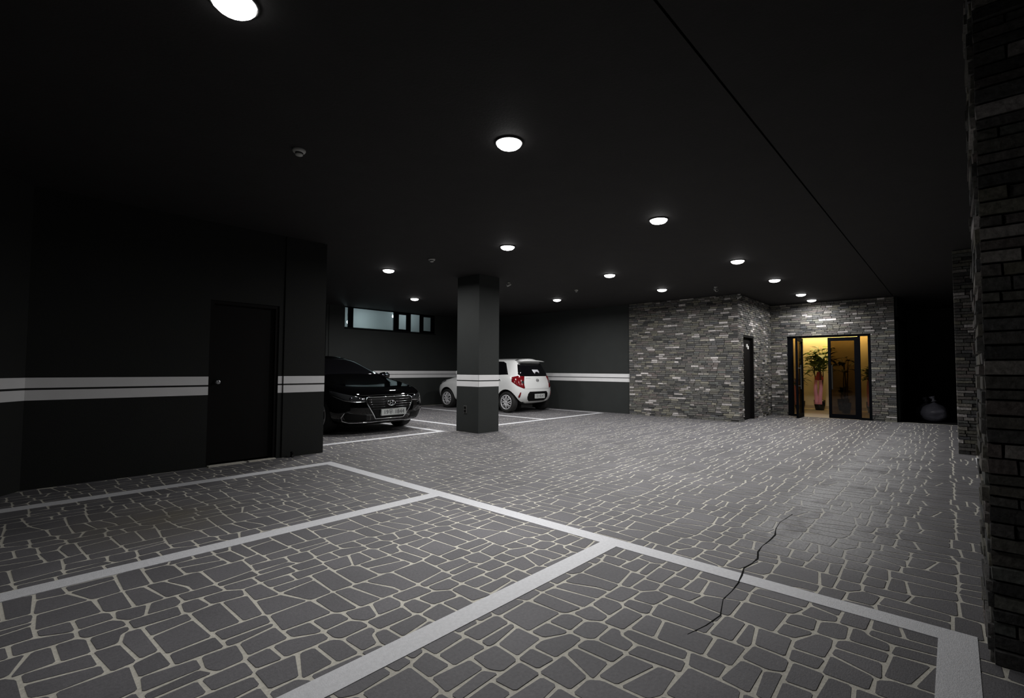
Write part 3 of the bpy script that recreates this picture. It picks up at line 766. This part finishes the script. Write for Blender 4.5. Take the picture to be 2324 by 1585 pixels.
for s in (-1, 1):
    hc.decal('tail_lamp', [(s*.575, .0, .985), (s*.70, .14, 1.0), (s*.79, .30, .96), (s*.80, .30, .84), (s*.74, .15, .73), (s*.60, .03, .655), (s*.56, .02, .67), (s*.585, .02, .76), (s*.60, .0, .85)], (-s*.7, 1, 0), M['redlens'], off=.006)
    tl = root.children[-1]
    hc.decal('reversing_lens', [(s*.60, 0, .86), (s*.66, .05, .86), (s*.665, .05, .80), (s*.605, 0, .78)], (-s*.7, 1, 0), M['clearlens'], tl, off=.011, rings=3, skirt=-.004)
    hc.decal('rear_reflector', [(s*.63, 0, .555), (s*.66, 0, .555), (s*.69, 0, .45), (s*.67, 0, .40), (s*.645, 0, .43)], (0, 1, 0), M['redlens'], off=.006, rings=3)
    # side glass
    hc.decal('rear_door_window', [(s*.9, .52, 1.03), (s*.9, .56, 1.09), (s*.9, .72, 1.34), (s*.9, .84, 1.385), (s*.9, 1.40, 1.40), (s*.9, 1.42, 1.0)], (-s, 0, 0), M['carglass'])
    hc.decal('front_door_window', [(s*.9, 1.48, 1.0), (s*.9, 1.46, 1.40), (s*.9, 1.95, 1.375), (s*.9, 2.46, 1.03)], (-s, 0, 0), M['carglass'])
    hc.decal('headlamp', [(s*.50, 3.6, .70), (s*.55, 3.6, .80), (s*.78, 3.05, .90), (s*.80, 3.1, .82), (s*.78, 3.4, .70)], (-s*.8, -1, -.1), M['clearlens'], off=.005)
    h, nn = hc.hit((s*.9, .86, .885), (-s, 0, 0))
    hc.add('door_handle', *boxes((min(h.x-s*.004, h.x+s*.035), max(h.x-s*.004, h.x+s*.035), .74, .94, .872, .900)), M['chrome'])
    hc.add('door_mirror', *lathe([(.01, -.13), (.06, -.11), (.085, -.03), (.085, .04), (.05, .08), (.01, .09)], (s*.87, 2.33, 1.06), 14, 'x'), M['whitepaint'], None, True)
hc.decal('windscreen', [(-.60, 2.75, 1.02), (-.50, 2.1, 1.37), (.50, 2.1, 1.37), (.60, 2.75, 1.02)], (0, -1, -.7), M['carglass'])
pl = [(-.40, .0, .36), (-.43, 0, .42), (-.42, 0, .51), (-.36, 0, .57), (.36, 0, .57), (.42, 0, .51), (.43, 0, .42), (.40, 0, .35), (.33, 0, .31), (-.33, 0, .31)]
hc.decal('plate_recess', pl, (0, 1, 0), M['black'], off=.007)
np_ = hc.add('number_plate', *boxes((-.20, .20, -.022, .012, .385, .505)), M['plate'])
text('lettering', '32 8247', .105, hc.w((0, -.0225, .445)), (1, 0, 0), (0, 0, 1), M['ink'], np_, .001)
V, F = [], []
for i in range(13):
    x = -.50+i/12; k = 1-(abs(x)/.5)**3*.55
    y1 = .17+.07*(abs(x)/.5)**2; z1 = 1.395+.018*k; a, n_ = hc.hit((x*.96, .50, 2.0), (0, 0, -1))
    V += [(x*.96, .50, a.z+.003), (x, y1, z1), (x, y1+.005, z1-.022), (x*.96, .46, a.z-.03)]
    if i: b = 4*i; F += [(b-4, b-3, b+1, b), (b-3, b-2, b+2, b+1), (b-2, b-1, b+3, b+2), (b-1, b-4, b, b+3)]
F += [(3, 2, 1, 0), (48, 49, 50, 51)]
hc.add('spoiler', V, F, M['whitepaint'], None, True)
hc.strip('emblem', [(-.055*cos(a)+.0, 0, .872+.034*sin(a)) for a in [2*pi*i/14 for i in range(14)]], (0, 1, 0), .008, M['darkchrome'], closed=True)
em = root.children[-1]
hc.strip('emblem_bar', [(-.03, 0, .872), (.03, 0, .872)], (0, 1, 0), .012, M['darkchrome'], em)
for i in range(6): hc.strip('tailgate_letter', [(-.44+i*.03, 0, .918), (-.425+i*.03, 0, .935)], (0, 1, 0), .004, M['grey'])
hc.strip('tailgate_seam', [(-.55, 0, .645), (.55, 0, .645)], (0, 1, 0), .003, M['under'], off=-.001)
hc.add('exhaust_box', *boxes((-.42, .05, .30, .62, .13, .235)), M['under'])
hc.add('aerial', *tube([(0, .75, 1.47), (0, .68, 1.53)], .006), M['black'])

# ---------------------------------------------------------------- black sedan, nose towards us (local y runs backwards from the nose)
root = thing('sedan_car', (5.05, 9.9, 0), 'glossy black sedan parked nose out beside the end of the left wall', 'car')
SL = [(.165, .74, .30, 4.60, .40, .40), (.20, .86, .08, 4.72, .42, .42), (.42, .92, .0, 4.78, .46, .46), (.62, .925, .02, 4.79, .48, .46),
      ([(0, .76), (.4, .80), (1.5, .90), (4.8, .95)], .905, .09, 4.74, .50, .46), ([(.3, .80), (.8, .90), (1.4, .98), (4.8, 1.03)], .845, .42, 4.66, .55, .44),
      ([(1.0, .95), (1.4, 1.0), (4.6, 1.05)], .80, 1.22, 4.40, .42, .40), ([(0, 1.35), (5, 1.35)], .62, 2.15, 3.62, .34, .40), ([(0, 1.415), (5, 1.415)], .52, 2.42, 3.35, .34, .40)]
V, F = shell(SL, [(0, 1.43), (2.8, 1.455), (5, 1.43)], .16, (.12, .3, .5, .7, .88))
sc = Car(root, (5.03, 7.53, 0), False, V, F, M['blackpaint'], ((.93, .335, .385), (3.80, .335, .385)))
for x in (-.915, .915):
    for y in (.93, 3.80): sc.wheel(x, y, .335, .335, .22, 5, .235)
G = [(-.475, 0, .635), (-.43, 0, .665), (.43, 0, .665), (.475, 0, .635), (.465, 0, .55), (.29, 0, .285), (-.29, 0, .285), (-.465, 0, .55)]
gr = sc.decal('grille', G, (0, 1, 0), M['black'], off=.004)
sc.strip('grille_surround', G, (0, 1, 0), .011, M['chrome'], gr, off=.006, closed=True)
for z, w_ in ((.615, .44), (.575, .44), (.535, .43), (.495, .40), (.455, .375)):
    for a, b in ((-w_, -.10), (.10, w_)) if z > .48 else ((-w_, w_),): sc.strip('grille_bar', [(a, 0, z), (b, 0, z)], (0, 1, 0), .006, M['darkchrome'], gr, off=.006)
sc.strip('emblem', [(.082*cos(a), 0, .555+.043*sin(a)) for a in [2*pi*i/18 for i in range(18)]], (0, 1, 0), .007, M['chrome'], gr, off=.012, closed=True)
for pts in ([(-.040, 0, .522), (-.022, 0, .588)], [(.022, 0, .522), (.040, 0, .588)], [(-.032, 0, .548), (.032, 0, .562)]):
    sc.strip('emblem_letter', pts, (0, 1, 0), .007, M['chrome'], gr, off=.012)
h, nn = sc.hit((.04, 0, .39), (0, 1, 0))
np_ = sc.add('number_plate', *boxes((-.21, .31, h.y-.03, h.y+.01, .335, .447)), M['plate'])
text('lettering', '19우 1844', .105, sc.w((.05, h.y-.0305, .391)), (1, 0, 0), (0, 0, 1), M['ink'], np_, .001)
for s in (-1, 1):
    hl = sc.decal('headlamp', [(s*.49, .05, .60), (s*.50, .08, .655), (s*.68, .22, .70), (s*.88, .62, .775), (s*.90, .60, .72), (s*.80, .25, .625), (s*.65, .1, .59)], (-s*.55, 1, 0), M['clearlens'], off=.005)
    sc.strip('lamp_brow', [(s*.50, .05, .592), (s*.65, .1, .582), (s*.80, .25, .615), (s*.89, .55, .70)], (-s*.55, 1, 0), .006, M['chrome'], hl, off=.004)
    for cx_, cy_ in ((.60, .1), (.70, .2)):
        sc.decal('lamp_projector', [(s*cx_+.03*cos(a), cy_, .645+.024*sin(a)) for a in [2*pi*i/10 for i in range(10)]], (-s*.55, 1, 0), M['carglass'], hl, off=.009, rings=2, skirt=-.004)
    sc.decal('air_intake', [(s*.50, .0, .255), (s*.50, 0, .36), (s*.78, .2, .40), (s*.82, .25, .36), (s*.78, .2, .25)], (-s*.5, 1, 0), M['black'], off=.004)
    sc.strip('intake_chrome', [(s*.30, 0, .232), (s*.55, .05, .225), (s*.76, .15, .228), (s*.83, .24, .26), (s*.835, .26, .32), (s*.80, .22, .41)], (-s*.5, 1, 0), .010, M['chrome'], off=.006)
    sc.decal('front_door_window', [(s*.95, 1.70, 1.03), (s*.95, 2.30, 1.33), (s*.95, 2.72, 1.37), (s*.95, 2.74, 1.05)], (-s, 0, 0), M['carglass'])
    sc.decal('rear_door_window', [(s*.95, 2.79, 1.05), (s*.95, 2.77, 1.37), (s*.95, 3.30, 1.355), (s*.95, 3.85, 1.10)], (-s, 0, 0), M['carglass'])
    sc.add('door_mirror', *lathe([(.01, -.14), (.06, -.12), (.082, -.03), (.082, .04), (.05, .09), (.01, .10)], (s*.96, 1.72, 1.02), 14, 'x'), M['blackpaint'], None, True)
    sc.add('mirror_stalk', *tube([(s*.80, 1.76, .985), (s*.92, 1.73, 1.0)], .02), M['blackpaint'])
    sc.decal('tail_lamp', [(s*.45, 4.7, .86), (s*.46, 4.7, .93), (s*.88, 4.5, .96), (s*.90, 4.4, .86)], (-s*.4, -1, 0), M['redlens'])
sc.strip('lower_chrome', [(-.30, 0, .232), (0, 0, .236), (.30, 0, .232)], (0, 1, 0), .010, M['chrome'], off=.006)
sc.decal('windscreen', [(-.68, 1.45, 1.04), (-.54, 2.2, 1.345), (-.40, 2.3, 1.38), (.40, 2.3, 1.38), (.54, 2.2, 1.345), (.68, 1.45, 1.04)], (0, 1, -.75), M['carglass'])
sc.decal('rear_window', [(-.62, 4.2, 1.10), (-.48, 3.6, 1.35), (.48, 3.6, 1.35), (.62, 4.2, 1.10)], (0, -1, -.75), M['carglass'])
sc.strip('bonnet_seam', [(-.62, 0, .70), (-.40, 0, .70), (.40, 0, .70), (.62, 0, .70)], (0, 1, 0), .003, M['under'], off=-.001)

# ================================================================ lobby plants
def leaf_geo(base, d, L, wd, droop, upv=Vector((0, 0, 1))):
    d = Vector(d).normalized(); sd = d.cross(upv)
    if sd.length < .1: sd = Vector((1, 0, 0))
    sd.normalize(); nr = sd.cross(d)
    V, F = [], []
    prof = (.15, .75, 1.0, .8, .42, .04)
    for i, p in enumerate(prof):
        t = i/(len(prof)-1); c = Vector(base)+d*(L*t)-Vector((0, 0, 1))*(droop*L*t*t)
        V += [c-sd*(wd*p/2)+nr*(.12*wd*p), c-nr*.002, c+sd*(wd*p/2)+nr*(.12*wd*p)]
        if i: b = 3*i; F += [(b-3, b-2, b+1, b), (b-2, b-1, b+2, b+1)]
    return V, F
def plant(x, y, label, H, crown, nl, seed, lm, ribbon=True, pot_r=.15, pot_h=.30, cr=.33, z0=.004, leafL=.30, stalks=3):
    R = random.Random(seed)
    t = thing('potted_plant', (x, y, z0), label, 'plant')
    obj('pot', *lathe([(pot_r*.72, 0), (pot_r*.95, pot_h*.5), (pot_r, pot_h), (pot_r*.9, pot_h), (pot_r*.88, pot_h-.03)], (x, y, z0), 20), M['pot'], t, True)
    obj('soil', *lathe([(pot_r*.86, pot_h-.04), (pot_r*.3, pot_h-.02)], (x, y, z0), 14), M['soil'], t)
    tips = []
    for k in range(stalks):
        a = 2*pi*k/stalks+R.random(); tp = Vector((x+cos(a)*cr*.35, y+sin(a)*cr*.35, z0+H-crown*(.35+.3*R.random())))
        bs = Vector((x+cos(a)*.03, y+sin(a)*.03, z0+pot_h-.05))
        mid = bs.lerp(tp, .5)+Vector((R.uniform(-.03, .03), R.uniform(-.03, .03), 0))
        obj('stem', *tube([bs, mid, tp], [.020, .016, .008], 7), M['stem'], t, True)
        tips.append((mid, tp))
    for k in range(nl):
        mid, tp = tips[k % stalks]
        b = mid.lerp(tp, R.uniform(.35, 1)) if k > 6 else tp
        a = R.random()*2*pi; e = R.uniform(-.25, 1.0)
        d = Vector((cos(a), sin(a), e)).normalized()
        rad = R.uniform(.25, .95)*cr
        c = b+Vector((cos(a)*rad*.6, sin(a)*rad*.6, R.uniform(-.1, .45)*crown))
        c.z = min(c.z, z0+H-.16)
        V, F = leaf_geo(c, d, leafL*R.uniform(.75, 1.15), leafL*.62, R.uniform(.1, .5))
        V2, F2 = tube([b, b.lerp(c, .6)+Vector((0, 0, .02)), c], .005, 4)
        obj('leaf', *merge((V, F), (V2, F2)), lm, t, True)
    if ribbon:
        zt = z0+pot_h+.62
        obj('wrapping', *lathe([(.085, zt-.04), (.12, zt+.03), (.08, zt+.10), (.05, zt+.22)], (x, y, 0), 12, close=False), M['redbow'], t, True)
        for s in (-1, 1):
            px_ = x-pot_r-.05
            V, F = [], []
            for i in range(9):
                u = i/8; zz = zt-.02-u*.72; yy = y+s*(.055+.012*sin(u*5)); xx = px_+.05*(1-u)+.012*sin(u*9+s)
                V += [(xx, yy-.055*(.75+.25*u), zz), (xx, yy+.055*(.75+.25*u), zz), (xx+.006, yy+.055*(.75+.25*u), zz), (xx+.006, yy-.055*(.75+.25*u), zz)]
                if i: b = 4*i; F += [(b-4, b-3, b+1, b), (b-3, b-2, b+2, b+1), (b-2, b-1, b+3, b+2), (b-1, b-4, b, b+3)]
            F += [(3, 2, 1, 0), (32, 33, 34, 35)]
            obj('ribbon', V, F, M['ribbon'], t, True)
plant(16.92, 2.98, 'tall leafy potted plant with two pink ribbons in the open doorway', 2.0, 1.08, 120, 21, M['leaf'], cr=.40, leafL=.26, stalks=4)
plant(17.0, 3.52, 'shorter dark plant with pink ribbon left of the doorway plant', 1.05, .5, 34, 22, M['leafd'], cr=.16, leafL=.2, pot_h=.25)
plant(16.9, 1.70, 'dark bushy potted plant with pink ribbon behind the right side pane', 1.42, .7, 50, 23, M['leafd'], cr=.22, leafL=.24)
plant(17.15, 2.42, 'low dark plant seen dimly through the closed tinted door leaf', .80, .4, 26, 24, M['leafd'], ribbon=False, cr=.14, pot_h=.34, leafL=.18)
plant(16.15, 2.22, 'tall thin-stemmed plant arching behind the closed tinted door leaf', 1.70, .6, 18, 25, M['leafd'], ribbon=False, cr=.22, leafL=.26, pot_r=.12)

# ================================================================ sacks in the dark passage
from mathutils import noise as mn
def sack(x, y, r, h, label, seed):
    t = thing('refuse_sack', (x, y, -.02), label, 'sack', 'sacks in the dark passage')
    n, m = 20, 12; V, F = [], []
    for k in range(m+1):
        u = k/m; pr = r*(sin(pi*min(1, u*1.08+.06))**.55)*(1 if u < .75 else 1-.5*(u-.75)/.25)
        for i in range(n):
            a = 2*pi*i/n; q = Vector((cos(a)*3+seed, sin(a)*3, u*5)); f_ = 1+.22*mn.noise(q)+.10*mn.noise(q*2.7)
            V.append((x+cos(a)*pr*f_, y+sin(a)*pr*f_, -.02+u*h*.86))
    for k in range(m):
        for i in range(n): F.append((k*n+i, k*n+(i+1) % n, (k+1)*n+(i+1) % n, (k+1)*n+i))
    F += [tuple(range(n))[::-1], tuple(m*n+i for i in range(n))]
    obj('bag', V, F, M['sack'], t, True)
    obj('tied_neck', *tube([(x, y, -.02+h*.80), (x+.01, y+.01, -.02+h*.88), (x+.02, y+.03, -.02+h*.94), (x+.02, y+.04, -.02+h*1.0)], [.06, .025, .05, .065], 9), M['sack'], t, True)
sack(15.25, .36, .25, .60, 'pale plastic refuse sack with a tied neck in the dark passage', 2.0)
sack(15.85, .52, .23, .55, 'dimmer refuse sack behind the pale one in the dark passage', 7.0)
